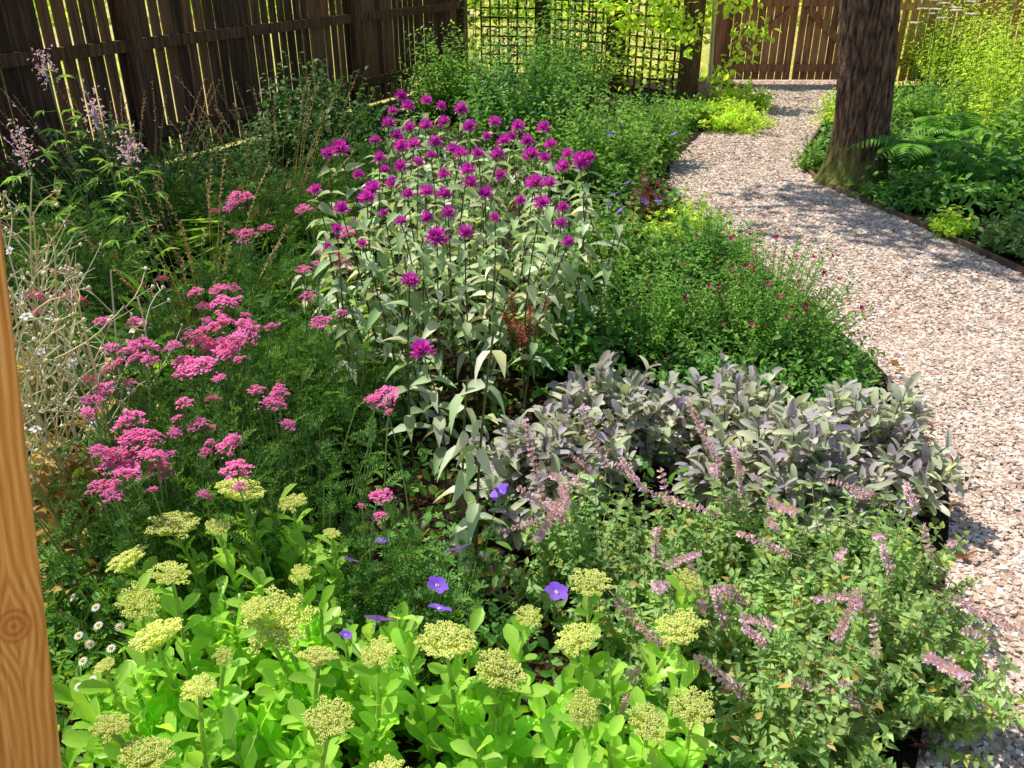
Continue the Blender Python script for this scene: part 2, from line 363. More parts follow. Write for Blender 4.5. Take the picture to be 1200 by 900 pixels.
for s in (-1,1):
    m=MB(); x0=3.66+s*.012; x1=3.66+s*.93; n=9
    for k in range(n):
        x=x0+(x1-x0)*(k+.5)/n; box(m,(x,11.83,.92),(abs(x1-x0)/n-.012,.018,1.7))
    lf=m.obj('gate_leaf',M['gate'],gt,smooth=False)
    for z in (.22,1.0,1.62):
        m=MB(); box(m,((x0+x1)/2,11.80,z),(.88,.035,.09)); m.obj('rail',M['gate'],lf,smooth=False)
    m=MB(); dx,dz=.80,.69; box(m,((x0+x1)/2,11.797,.61),(math.hypot(dx,dz)-.06,.03,.085),tilt=-s*math.atan2(dz,dx)); m.obj('brace',M['gate'],lf,smooth=False)
    m=MB(); box(m,(3.66+s*1.01,11.8,.98),(.13,.13,1.96)); m.obj('post',M['gate'],gt,smooth=False)
fence('wooden_fence','warm sunlit wooden fence to the right of the tree trunk at the back',[(4.85,11.85),(7.3,11.95),(9.8,12.05)],M['fence2'],gap=.02)
def leafcloud(mb,n,c,r,L,T,W=.5,hollow=.6):
    d=nrm(rng.normal(size=(n,3))); rad=(hollow+(1-hollow)*rng.random(n)**.5)
    p=np.array(c)+d*rad[:,None]*np.array(r); p[:,2]=np.maximum(p[:,2],.03)
    ax=nrm(d*.5+rng.normal(0,.6,(n,3))); nr=nrm(d+rng.normal(0,.5,(n,3))+np.array([0,0,.5]))
    batch(mb,T,p,ax,nr,U(L*.6,L*1.2,n),U(L*.6,L*1.2,n)*W)
for k in range(7):
    c=(-12+4.3*k,24+float(U(-1,1)),1.3); m=MB(); leafcloud(m,1300,(0,0,1.3),(2.6,1.4,1.5),.3,T_SM,.6)
    t=thing('hedge_shrub',(c[0],c[1],0),['far-off green shrub seen through the fence, %s'%s for s in ('leftmost','second from left','third from left','fourth from left','fifth from left, behind the trellis','behind the gate','rightmost')][k],'shrub','far shrubs beyond the fence')
    o=m.obj('foliage',M['lime']); o.location=c[:2]+(0,); put(o,t)
# ---------------------------------------------------------------- tree
tb=P(1003,214); tb[2]=0
tr=thing('old_tree',tb,'old tree with rough brown trunk and mossy base beside the path','tree')
m,nt,N,Lk=newmat('bark')
tc=N.new('ShaderNodeTexCoord'); mp=N.new('ShaderNodeMapping'); mp.inputs['Scale'].default_value=(26,26,5); Lk.new(tc.outputs['Object'],mp.inputs[0])
v1=N.new('ShaderNodeTexVoronoi'); v1.feature='DISTANCE_TO_EDGE'; v1.inputs['Scale'].default_value=.8; Lk.new(mp.outputs[0],v1.inputs[0])
n1=N.new('ShaderNodeTexNoise'); n1.inputs['Scale'].default_value=2; n1.inputs['Detail'].default_value=8; Lk.new(mp.outputs[0],n1.inputs['Vector'])
mm=N.new('ShaderNodeMath'); mm.operation='MULTIPLY_ADD'; mm.inputs[1].default_value=.9; Lk.new(v1.outputs['Distance'],mm.inputs[0]); Lk.new(n1.outputs[0],mm.inputs[2])
r=ramp(N,[(.4,h('20150f')),(.62,h('64493a')),(.92,h('98785e'))]); Lk.new(mm.outputs[0],r.inputs[0])
sx=N.new('ShaderNodeSeparateXYZ'); Lk.new(tc.outputs['Object'],sx.inputs[0])
n2=N.new('ShaderNodeTexNoise'); n2.inputs['Scale'].default_value=9; Lk.new(tc.outputs['Object'],n2.inputs['Vector'])
q=N.new('ShaderNodeMath'); q.operation='MULTIPLY_ADD'; q.inputs[1].default_value=-1.6; Lk.new(sx.outputs[2],q.inputs[0]); Lk.new(n2.outputs[0],q.inputs[2])
mr=N.new('ShaderNodeMapRange'); mr.inputs[1].default_value=.0; mr.inputs[2].default_value=.35; mr.inputs[3].default_value=0; mr.inputs[4].default_value=.8; Lk.new(q.outputs[0],mr.inputs[0])
mc=N.new('ShaderNodeMix'); mc.data_type='RGBA'; Lk.new(mr.outputs[0],mc.inputs[0]); Lk.new(r.outputs[0],mc.inputs[6]); mc.inputs[7].default_value=(*h('7c8434'),1)
pb=N.new('ShaderNodeBsdfPrincipled'); pb.inputs['Roughness'].default_value=.9; Lk.new(mc.outputs[2],pb.inputs['Base Color'])
bu=N.new('ShaderNodeBump'); bu.inputs['Strength'].default_value=1; bu.inputs['Distance'].default_value=.03; Lk.new(mm.outputs[0],bu.inputs['Height']); Lk.new(bu.outputs[0],pb.inputs['Normal'])
o=N.new('ShaderNodeOutputMaterial'); Lk.new(pb.outputs[0],o.inputs[0]); M['bark']=m
A=110; ZN=120; th=np.linspace(0,2*math.pi,A,endpoint=False); zz=np.linspace(-.05,3.2,ZN)
TH,Z=np.meshgrid(th,zz)
rad=.178+.10*np.exp(-Z/.16)*(1+.5*np.cos(TH-3.4))+.012*np.sin(2*TH+Z*1.3)
ph=1.6*np.sin(Z*3.1)+.9*np.sin(Z*7.3+2)
rad+=.010*np.abs(np.sin(9*TH+ph))+.007*np.abs(np.sin(17*TH-ph*1.4+Z*2))+rng.normal(0,.0022,Z.shape)
cx=-.115*Z+.02*np.sin(Z*2.2)
V=np.stack([cx+rad*np.cos(TH),rad*np.sin(TH),Z],-1).reshape(-1,3)
f=[(i*A+j,i*A+(j+1)%A,(i+1)*A+(j+1)%A,(i+1)*A+j) for i in range(ZN-1) for j in range(A)]
mb=MB(); mb.add(V,np.array(f))
trk=mb.obj('trunk',M['bark']); trk.location=tb; put(trk,tr)
mb=MB()
for a,l,z in ((.3,2.6,5.0),(1.6,2.2,5.4),(2.9,2.9,4.3),(3.4,2.6,4.6),(4.2,2.5,5.2),(5.3,2.3,4.6)):
    b0=np.array([[-.35,0,3.0]]); t1=np.array([[math.cos(a)*l,math.sin(a)*l,z]]); pts=bez(b0,t1,.35,8,.1); tubes(mb,pts,.11,.03,8)
    bs,_=interp(pts,np.array([[.4,.55,.7,.85]])); bs=bs[0]; tubes(mb,bez(bs,bs+rng.normal(0,.7,(4,3))+np.array([0,0,.5]),.4,6,.05),.03,.008,6)
o=mb.obj('limbs',M['bark'],smooth=True); o.location=tb; put(o,tr)
mb=MB()
for k in range(26):
    c=rng.normal(0,1,3); c=c/np.linalg.norm(c)*np.array([2.7,2.7,1.3])*float(U(.35,1)); leafcloud(mb,110,c+np.array([0,0,4.9]),(.5,.5,.35),.13,T_OV,.55,.1)
for k in range(22):  # out-of-view boughs added on this side so dappled shade falls on the path
    c=np.array([float(U(-3.2,-1.0)),float(U(-.9,.9)),float(U(3.6,4.4))]); leafcloud(mb,60,c,(.4,.4,.2),.12,T_OV,.55,.1)
o=mb.obj('crown',M['green']); o.location=tb; put(o,tr)
# unseen tree added outside the frame to shade the back-left of the bed
nb=np.array([-4.9,6.2,0]); ntr=thing('added_shade_tree',nb,'added leafy tree beyond the left fence, out of view, shading the bed','tree')
mb=MB(); tubes(mb,bez([nb],[nb+np.array([.5,-.2,3.6])],.4,9,.05),.13,.07,10); b0=np.array([nb+np.array([.5,-.2,3.5])]*5); tubes(mb,bez(b0,b0+rng.normal(0,.7,(5,3))+np.array([.3,-.2,.9]),.4,6,.05),.05,.012,6); mb.obj('trunk',M['bark'],ntr)
mb=MB()
for k in range(26):
    c=nb+np.array([.9,-.5,4.6])+nrm(rng.normal(0,1,3))*np.array([1.7,1.9,.8])*float(U(.3,1)); leafcloud(mb,70,c,(.42,.42,.28),.12,T_OV,.55,.1)
mb.obj('crown',M['green'],ntr)
yb=np.array([2.28,10.35,0]); yt=thing('young_tree',yb,'slender young tree with pale stem between the trellis and the gate','tree')
mb=MB(); tubes(mb,bez([yb],[yb+np.array([-.12,.0,2.4])],.5,8,.03),.028,.014,8); mb.obj('trunk',M['silver'],yt)
mb=MB()
for k in range(44): leafcloud(mb,30,yb+np.array([-.2,-.1,1.25])+rng.normal(0,1,3)*np.array([.3,.3,.42]),(.16,.16,.13),.085,T_OV,.6,.1)
mb.obj('crown',M['lime'],yt)
# ---------------------------------------------------------------- timber post at left
A1=np.array([-.655,.85,.535]); A2=np.array([-.522,.85,1.358]); dr=nrm(A2-A1)
pb_=A1-dr*(A1[2]/dr[2]); tilt=math.atan2(dr[0],dr[2])
pm,nt,N,Lk=newmat('fresh_pine')
tc=N.new('ShaderNodeTexCoord')
kn=Vector((.024,-.06,.835))
sub=N.new('ShaderNodeVectorMath'); sub.operation='SUBTRACT'; Lk.new(tc.outputs['Object'],sub.inputs[0]); sub.inputs[1].default_value=kn
scl=N.new('ShaderNodeVectorMath'); scl.operation='MULTIPLY'; Lk.new(sub.outputs[0],scl.inputs[0]); scl.inputs[1].default_value=(1,.3,.72)
ln=N.new('ShaderNodeVectorMath'); ln.operation='LENGTH'; Lk.new(scl.outputs[0],ln.inputs[0])
def mth(op,a,b=None,c=None):
    n=N.new('ShaderNodeMath'); n.operation=op
    for i,x in enumerate((a,b,c)):
        if x is None: continue
        if isinstance(x,(int,float)): n.inputs[i].default_value=x
        else: Lk.new(x,n.inputs[i])
    return n.outputs[0]
sp=N.new('ShaderNodeSeparateXYZ'); Lk.new(sub.outputs[0],sp.inputs[0])
mp=N.new('ShaderNodeMapping'); mp.inputs['Scale'].default_value=(7,7,1.6); Lk.new(tc.outputs['Object'],mp.inputs[0])
nz=N.new('ShaderNodeTexNoise'); nz.inputs['Scale'].default_value=1.2; nz.inputs['Detail'].default_value=2; Lk.new(mp.outputs[0],nz.inputs['Vector'])
ex=mth('POWER',2.718,mth('MULTIPLY',mth('MULTIPLY',ln.outputs['Value'],ln.outputs['Value']),-420.0))
xs=mth('SUBTRACT',sp.outputs[0],mth('MULTIPLY',mth('MULTIPLY',mth('SIGN',sp.outputs[0]),ex),.026))
gr=mth('SINE',mth('ADD',mth('MULTIPLY',mth('ADD',xs,mth('MULTIPLY',sp.outputs[1],.5)),520.0),mth('MULTIPLY',nz.outputs[0],30.0)))
rg=mth('SINE',mth('ADD',mth('MULTIPLY',ln.outputs['Value'],700.0),mth('MULTIPLY',nz.outputs[0],8.0)))
ins=N.new('ShaderNodeMapRange'); ins.inputs[1].default_value=.018; ins.inputs[2].default_value=.023; ins.inputs[3].default_value=1; ins.inputs[4].default_value=0; Lk.new(ln.outputs['Value'],ins.inputs[0])
mxv=N.new('ShaderNodeMix'); Lk.new(ins.outputs[0],mxv.inputs[0]); Lk.new(gr,mxv.inputs[2]); Lk.new(rg,mxv.inputs[3])
mp2=N.new('ShaderNodeMapping'); mp2.inputs['Scale'].default_value=(200,200,7); Lk.new(tc.outputs['Object'],mp2.inputs[0])
nf=N.new('ShaderNodeTexNoise'); nf.inputs['Scale'].default_value=1; nf.inputs['Detail'].default_value=4; Lk.new(mp2.outputs[0],nf.inputs['Vector'])
fac=mth('ADD',mth('MULTIPLY',mxv.outputs[0],.09),mth('ADD',mth('MULTIPLY',nf.outputs[0],.5),.25))
rr=ramp(N,[(.3,h('b46c34')),(.48,h('dc9450')),(.6,h('ecac6c')),(.75,h('f6c68c'))]); Lk.new(fac,rr.inputs[0])
dk=N.new('ShaderNodeMix'); dk.data_type='RGBA'; dk.blend_type='MULTIPLY'; Lk.new(mth('MULTIPLY',ins.outputs[0],.35),dk.inputs[0]); Lk.new(rr.outputs[0],dk.inputs[6]); dk.inputs[7].default_value=(*h('b87444'),1)
pp=N.new('ShaderNodeBsdfPrincipled'); pp.inputs['Roughness'].default_value=.6; Lk.new(dk.outputs[2],pp.inputs['Base Color'])
bu=N.new('ShaderNodeBump'); bu.inputs['Strength'].default_value=.25; bu.inputs['Distance'].default_value=.003; Lk.new(fac,bu.inputs['Height']); Lk.new(bu.outputs[0],pp.inputs['Normal'])
o=N.new('ShaderNodeOutputMaterial'); Lk.new(pp.outputs[0],o.inputs[0])
bm=bmesh.new(); bmesh.ops.create_cube(bm,size=1); bmesh.ops.scale(bm,vec=(.12,.12,2.5),verts=bm.verts); bmesh.ops.translate(bm,vec=(0,0,1.22),verts=bm.verts)
bmesh.ops.bevel(bm,geom=[e_ for e_ in bm.edges],offset=.006,segments=3,affect='EDGES',profile=.5)
me=bpy.data.meshes.new('timber_post'); bm.to_mesh(me); bm.free(); me.materials.append(pm)
po=bpy.data.objects.new('timber_post',me); COL.objects.link(po)
RM=Matrix.Rotation(tilt,3,'Y')@Matrix.Rotation(R(33),3,'Z')
po.rotation_euler=RM.to_euler(); po.location=Vector(pb_)-RM@Vector((.058,-.06,0))
tag(po,'new orange-brown square timber post with a knot, cut off by the left edge','post')
# ---------------------------------------------------------------- flower head meshes
def sedum_head(seed):
    m=MB(); pos=[]; K=30
    for k in range(K):
        rr_=.5*math.sqrt((k+.5)/K)*float(U(.85,1.12)); a=k*2.4+seed+float(U(-.2,.2)); c=np.array([rr_*math.cos(a)*.88,rr_*math.sin(a)*.88,.10-.45*rr_*rr_+float(U(-.04,.03))])
        n=34; d=nrm(rng.normal(size=(n,3))); d[:,2]=np.abs(d[:,2])*.9-.15
        pos.append(c+d*np.array([.085,.085,.045])*U(.6,1.1,(n,1)))
    pos=np.concatenate(pos); n=len(pos)
    batch(m,T_OCT,pos,rng.normal(size=(n,3))*.4+np.array([0,0,1.]),rng.normal(size=(n,3)),U(.016,.028,n),U(.011,.018,n))
    b=np.array([[0,0,-.3]]*K); t=np.array([[.5*math.sqrt((k+.5)/K)*math.cos(k*2.4+seed)*.85,.5*math.sqrt((k+.5)/K)*math.sin(k*2.4+seed)*.85,-.03] for k in range(K)])
    tubes(m,bez(b,t,.5,4,.01),.02,.035,4)
    return m.mesh('sedum_head',M['sedhead'])
def yarrow_head(seed):
    m=MB(); pos=[]; K=13
    for k in range(K):
        rr_=.5*math.sqrt((k+.5)/K); a=k*2.4+seed; c=np.array([rr_*math.cos(a)*.85,rr_*math.sin(a)*.85,float(U(-.07,.08))+.1-.4*rr_])
        n=15; q=rng.normal(0,.07,(n,3)); q[:,2]=q[:,2]*.35-3*(q[:,0]**2+q[:,1]**2); pos.append(c+q)
    pos=np.concatenate(pos); n=len(pos)
    for j in range(4):
        a=j*math.pi/2+U(0,.6,n); ax=np.stack([np.cos(a),np.sin(a),U(-.3,.5,n)],-1)
        batch(m,T_SM,pos,ax,np.array([0,0,1.])+0*ax,.05,.055)
    b=np.array([[0,0,-.45]]*K); t=np.array([[.5*math.sqrt((k+.5)/K)*math.cos(k*2.4+seed)*.85,.5*math.sqrt((k+.5)/K)*math.sin(k*2.4+seed)*.85,-.03] for k in range(K)])
    tubes(m,bez(b,t,.5,4,.01),.014,.01,3,1)
    return m.mesh('yarrow_head',[M['yhead'],M['ystem']])
T_PET=leafT([(0,.5),(.4,.8),(.75,1),(1,.4)],.3,.25)
def monarda_head(seed):
    m=MB(); n=150
    a=U(0,6.28,n); e_=np.radians(U(-40,80,n)); ax=np.stack([np.cos(a)*np.cos(e_),np.sin(a)*np.cos(e_),np.sin(e_)],-1)
    batch(m,T_PET,ax*np.array([.13,.13,.08]),ax+rng.normal(0,.15,(n,3)),np.array([0,0,1.])+rng.normal(0,.3,(n,3)),U(.16,.36,n),U(.05,.08,n))
    d=nrm(rng.normal(size=(40,3))); batch(m,T_OCT,d*np.array([.13,.13,.1]),d,rng.normal(size=(40,3)),.05,.05,1)
    n=6; a=np.arange(n)*1.047; ax=np.stack([np.cos(a),np.sin(a),-.25+0*a],-1); batch(m,T_OV,ax*.04+np.array([0,0,-.12]),ax,np.array([[0,0,1.]]*n),.34,.16,2)
    return m.mesh('beebalm_head',[M['mhead'],M['mcore'],M['mleaf']])
SH=[sedum_head(i) for i in range(5)]; YH=[yarrow_head(i) for i in range(4)]; MH=[monarda_head(i) for i in range(4)]
def flat_flower(np_,wid,mat,cmat,cup=.25,core=.12,T=T_OBO):
    m=MB(); a=np.arange(np_)*2*math.pi/np_; ax=np.stack([np.cos(a),np.sin(a),cup+0*a],-1)
    batch(m,T,ax*.03,ax,np.array([[0,0,1.]]*np_),.48,wid)
    d=nrm(rng.normal(size=(12,3))); batch(m,T_OCT,d*core*.5+np.array([0,0,.03]),d,rng.normal(size=(12,3)),core*.5,core*.5,1)
    return m.mesh('flower',[mat,cmat])
GF=flat_flower(5,.46,M['pet'],M['pale'],.3,.12); DF=flat_flower(14,.14,M['white'],M['yellow'],.05,.24); WF=flat_flower(5,.36,M['white'],M['pale'],.1,.1); PF=flat_flower(5,.4,M['dkpink'],M['dkpink'],.5,.1)
# ---------------------------------------------------------------- stemmed plants
def stemmed(name,label,cat,group,heads,meshes,base,cfg,extra=0,extra_r=.15,extra_h=.3,hn='flower_head'):
    t=thing(name,(base[0],base[1],0),label,cat,group)
    for p,s in heads:
        b=np.array([base[0]*cfg['in']+p[0]*(1-cfg['in']),base[1]*cfg['in']+p[1]*(1-cfg['in']),.01])+np.append(rng.normal(0,cfg.get('sj',.03),2),0)
        pts=bez([b],[p-np.array([0,0,s*cfg['drop']])],cfg['k'],9,cfg.get('j',.015))
        m=MB(); tubes(m,pts,cfg['r0'],cfg['r1'],5)
        st=m.obj('flower_stem',cfg['sm'],t)
        if cfg['per']:
            m=MB(); q,ax,up,tt=along(pts,cfg['per'],cfg['t0'],cfg['t1'],cfg['el'],cfg['pair'],cfg['droop'])
            L=U(*cfg['L'],len(q))*(1-cfg.get('tap',.4)*tt); batch(m,cfg['T'],q,ax,up,L,L*cfg['W']); m.obj('leaves',cfg['lm'],st)
        child_mesh(hn,meshes[int(rng.integers(len(meshes)))],st,p,(float(rng.normal(0,.22)),float(rng.normal(0,.22)),float(U(0,6.28))),(s,s,s*cfg.get('sz',1)))
    if extra:
        a=U(0,6.28,extra); r_=extra_r*np.sqrt(rng.random(extra)); tp=np.stack([base[0]+r_*np.cos(a),base[1]+r_*np.sin(a),U(.5,1.0,extra)*extra_h],-1)
        bb=tp.copy(); bb[:,:2]=np.array(base)[:2]+.6*(tp[:,:2]-np.array(base)[:2]); bb[:,2]=.01
        pts=bez(bb,tp,.5,7,.02); m=MB(); tubes(m,pts,cfg['r0'],cfg['r1'],4); q,ax,up,tt=along(pts,max(8,int(cfg['per']*.9)),cfg['t0']*.6,1.0,cfg['el'],cfg['pair'],cfg['droop'])
        L=U(*cfg['L'],len(q))*(1-.3*tt); batch(m,cfg['T'],q,ax,up,L,L*cfg['W'],1); m.obj('foliage',[cfg['sm'],cfg['lm']],t)
    return t
def assign(heads,centres):
    c=np.array(centres); g_=[[] for _ in centres]
    for p,s in heads: g_[int(np.argmin(((c-p[:2])**2).sum(1)))].append((p,s))
    return g_
SL=[(283,573,62),(343,588,34),(203,614,60),(255,617,30),(149,654,50),(200,672,48),(352,673,30),(163,706,52),(182,743,66),(325,726,84),(232,806,44),(372,768,50),(443,765,46),(523,750,78),(385,842,60),(586,785,68),(620,722,34),(676,748,56),(692,682,52),(808,680,38),(797,735,62),(683,830,46),(760,847,54),(812,828,56),(122,780,26),(130,850,44),(172,885,66),(262,768,26),(388,625,22),(298,712,36),(455,905,50)]
heads=[]
for u,v,wd in SL:
    z=.42+float(U(-.03,.03)); heads.append((P(u,v,z),wd/1000*dep(u,v,z)*1.05))
cen=[(-.62,1.62),(-.72,1.25),(-.36,1.30),(-.08,1.17),(.24,1.18),(-.5,.95)]
SC=dict(T=T_OBO,lm=M['sedum'],sm=M['sedstem'],per=19,t0=.12,t1=.93,el=(25,68),pair=False,droop=0,L=(.06,.098),W=.48,r0=.006,r1=.0042,drop=.28,k=.4,sz=.8,tap=.35)
SC['in']=.35
lab=['lime-green sedum farthest back, beside the pink yarrow','lime-green sedum at the left, just right of the timber post','lime-green sedum with the broadest head, left of centre front','lime-green sedum in the front middle with one wide flat head','lime-green sedum rightmost, in front of the catmint','lime-green sedum in the bottom left corner of the bed']
for c,hs,l in zip(cen,assign(heads,cen),lab):
    stemmed('sedum_plant',l,'sedum','sedums along the front of the bed',hs,SH,c,SC,18,.24,.36)
ML=[(470,113,22),(478,125,20),(500,118,18),(517,125,18),(540,128,22),(455,145,22),(465,160,22),(480,150,20),(499,147,22),(520,143,20),(550,148,22),(470,172,24),(445,185,20),(470,195,22),(485,170,22),(510,167,22),(580,143,20),(607,148,22),(637,150,22),(618,165,22),(645,170,20),(583,182,26),(622,182,28),(638,185,20),(660,196,24),(680,190,32),(690,185,22),(665,180,18),(398,175,30),(385,180,22),(437,222,30),(430,232,26),(478,228,20),(500,225,24),(520,228,24),(548,200,24),(551,215,26),(569,227,24),(540,180,22),(626,215,30),(643,215,22),(635,238,26),(512,279,36),(545,272,24),(525,250,24),(500,255,22),(400,245,26),(660,243,20),(657,262,20),(666,284,20),(587,205,20),(480,330,30),(495,411,38),(590,165,20),(560,180,20),(420,205,18),(440,165,18),(600,160,18),(530,175,20),(460,215,22),(520,205,20),(415,262,18),(470,260,18),(580,255,16),(610,235,18),(450,250,16),(370,222,18),(395,268,18),(385,290,16),(425,285,16),(460,130,16),(490,190,18),(505,182,16),(450,200,18),(570,160,16)]
heads=[]
for u,v,wd in ML:
    z=.90-(v-110)*.0008+float(U(-.05,.05)); heads.append((P(u,v,z),wd/1000*dep(u,v,z)*.95))
cen=[(-.45,4.7),(-.3,3.9),(.15,4.1),(.4,3.6),(-.75,3.6),(-.2,2.9),(-.25,2.15),(.0,3.3)]
MC=dict(T=T_LAN,lm=M['mleaf'],sm=M['mstem'],per=14,t0=.42,t1=.97,el=(-5,40),pair=True,droop=.35,L=(.08,.13),W=.42,r0=.0036,r1=.0024,drop=.12,k=.4,j=.05,sj=.09,tap=.35)
MC['in']=.3
lab=['purple bee balm rearmost in the clump, toward the fence','purple bee balm left of the clump middle','purple bee balm at the back right of the clump','purple bee balm rightmost in the clump, beside the fine green salvia','purple bee balm leftmost in the clump, next to pink yarrow','purple bee balm in front with the largest mid-clump head','single purple bee balm standing foremost, ahead of the clump','purple bee balm in the middle of the clump']
for i,(c,hs,l) in enumerate(zip(cen,assign(heads,cen),lab)):
    if hs:
        bx=np.mean([q[0][:2] for q in hs],axis=0)
        stemmed('bee_balm',l,'bee balm','purple bee balm in the middle of the bed',hs,MH,bx,MC,{6:0,5:7}.get(i,7),.36,.7 if i!=5 else .55)
bx=P(560,700)[:2]; hs=[P(u,v,z) for u,v,z in ((578,392,.86),(548,440,.74))]
t=thing('bee_balm',(bx[0],bx[1],0),'flowerless bee balm stalk with pale silvery leaves, in front of the purple sage','bee balm')
pts=bez(np.array([[bx[0]+a,bx[1]+b,.01] for a,b in ((0,0),(-.04,.02))]),np.array(hs),.5,11,.02)
m=MB(); tubes(m,pts,.0045,.0025,6); m.obj('stem',M['mstem'],t)
m=MB(); q,ax,up,tt=along(pts,16,.2,.99,(-25,30),True,.7); L=U(.06,.105,len(q)); batch(m,T_LAN,q,ax,up,L,L*.4); m.obj('leaves',M['paleleaf'],t)
YL=[(280,228,34),(273,236,24),(288,273,36),(262,352,44),(255,378,56),(240,400,50),(232,425,50),(275,395,36),(290,378,34),(272,335,26),(228,340,24),(160,375,28),(165,403,46),(128,428,36),(120,455,38),(108,466,28),(150,488,46),(160,512,46),(140,538,56),(182,532,38),(125,568,28),(150,552,40),(450,462,40),(320,470,36),(230,495,34),(265,520,34),(275,547,38),(448,578,32),(45,345,34),(40,365,28),(68,318,22),(95,350,22),(120,375,24),(355,243,28),(370,222,24),(356,314,26),(395,300,32),(375,375,30),(360,345,24),(405,270,26),(190,325,18),(325,458,26),(250,465,24),(400,365,20),(225,390,34),(300,455,24),(175,420,30),(215,470,24),(80,345,20),(405,310,24)]
heads=[]
for u,v,wd in YL:
    z=.66-(v-250)*.0004+float(U(-.03,.03)); s=wd/1000*dep(u,v,z); p_=P(u,v,z); heads.append((p_,s*float(U(.75,1.0))))
    if wd>30:
        for _ in range(3): heads.append((p_+np.array([float(U(-1,1))*s*.75,float(U(-1,1))*s*.9,float(U(-.04,.02))]),s*float(U(.3,.65))))
cen=[(-.95,1.75),(-.85,2.2),(-1.0,2.9),(-.45,2.7),(-.6,1.9),(-1.45,2.4),(-.28,1.7),(-.7,3.4)]
YC=dict(T=T_FEA,lm=M['yleaf'],sm=M['ystem'],per=9,t0=.08,t1=.75,el=(25,65),pair=False,droop=.1,L=(.07,.13),W=.4,r0=.0028,r1=.0018,drop=.36,k=.5,j=.03,sj=.05,sz=1.1)
YC['in']=.4
lab=['pink yarrow nearest the timber post, with dense bright heads','pink yarrow with the largest tight cluster of heads','pink yarrow farther back with two small heads','pink yarrow at the left foot of the bee balm','pink yarrow with scattered low heads behind the sedum','pink yarrow at the far left edge of the bed','lone pink yarrow head standing before the silvery stalk','pink yarrow farthest back beside the bee balm']
for i,(c,hs,l) in enumerate(zip(cen,assign(heads,cen),lab)):
    if hs: stemmed('yarrow_plant',l,'yarrow','pink yarrows on the left of the bed',hs,YH,np.mean([q[0][:2] for q in hs],axis=0),YC,24 if i==6 else 44,.28 if i==6 else .34,.36 if i==6 else .5)
# ---------------------------------------------------------------- bushes
def bush(name,label,cat,base,Rr,H,nst,per,T,lm,L,W,sm=None,group=None,el=(10,60),pair=True,droop=.1,t0=.25,r0=.003,fl=None,ry=None,k=.5,hmin=.55,inn=.6,dry=0):
    t=thing(name,(base[0],base[1],0),label,cat,group); ry=ry or Rr
    a=U(0,6.28,nst); u=np.sqrt(rng.random(nst)); lob=1+.18*np.sin(3*a+U(0,6))+.1*np.sin(5*a)
    tp=np.stack([base[0]+Rr*u*lob*np.cos(a),base[1]+ry*u*lob*np.sin(a),H*(1-.5*u**2.5)*U(hmin,1.1,nst)],-1)
    bb=tp.copy(); bb[:,:2]=np.array(base)[:2]+(1-inn)*(tp[:,:2]-np.array(base)[:2]); bb[:,2]=.01
    pts=bez(bb,tp,k,7,.02)
    m=MB(); tubes(m,pts,r0,r0*.5,3); m.obj('stems',sm or M['grn_st'],t)
    m=MB(); q,ax,up,tt=along(pts,per,t0,1,el,pair,droop); LL=U(*L,len(q))*(1-.35*tt)
    if dry:
        k_=rng.random(len(q))<dry; batch(m,T,q[k_],ax[k_],up[k_],LL[k_],LL[k_]*W,1); q,ax,up,LL=q[~k_],ax[~k_],up[~k_],LL[~k_]
    batch(m,T,q,ax,up,LL,LL*W); m.obj('foliage',[lm,M['dry']],t)
    if fl:
        me,nf,s=fl; idx=rng.choice(nst,min(nf,nst),replace=False)
        for i in idx: child_mesh('flower',me,t,tp[i]+np.array([0,0,.01]),(float(rng.normal(0,.5)),float(rng.normal(0,.5)),float(U(0,6))),s*float(U(.8,1.2)))
    return t,tp
for (u,v,rr_,l) in ((1000,500,.30,'purple sage mound at the right, spilling to the gravel edge'),(860,480,.28,'purple sage mound in the middle of the grey-purple drift'),(720,470,.26,'purple sage mound left of middle, below the bee balm'),(640,530,.24,'purple sage mound leftmost, behind the silvery stalk'),(930,540,.26,'purple sage mound in front, touching the catmint')):
    b=P(u,v+35,.12)[:2]
    bush('purple_sage',l,'sage',b,rr_,.35,84,14,T_SAGE,M['sage'],(.06,.1),.4,M['sagest'],'purple sages in the middle of the bed',el=(20,75),droop=.0,t0=.3,r0=.004)
def spike_mesh(n0,L):
    m=MB()
    pts=bez([[0,0,-.03]],[[.025,.0,L]],.2,6,.004); tubes(m,pts,.0016,.001,3,1)
    for k in range(n0):
        f_=k/n0; c,_=interp(pts,np.array([[.15+.83*f_]])); c=c[0,0]; n=11; a=U(0,6.28,n); ax=np.stack([np.cos(a),np.sin(a),U(.2,1.1,n)],-1)
        batch(m,T_SM,c+ax*.003,ax,np.array([0,0,1.])+rng.normal(0,.4,(n,3)),U(.009,.018,n)*(1-f_*.5),.008)
    return m.mesh('flower_spike',[M['catfl'],M['catst']])
SPK=[spike_mesh(7,.08),spike_mesh(12,.14),spike_mesh(16,.2)]
cats=[(700,640,.26,'catmint mound leftmost, beside the violet geranium flowers'),(850,640,.28,'catmint mound behind, touching the purple sage'),(1010,660,.28,'catmint mound at the right, leaning over the gravel'),(780,740,.22,'catmint mound in the centre front, just behind the sedum'),(930,760,.27,'catmint mound in front right with yellowing leaves'),(1050,760,.22,'catmint mound at the lower right, next to the gravel edge'),(930,850,.2,'small catmint mound right of the rightmost sedum')]
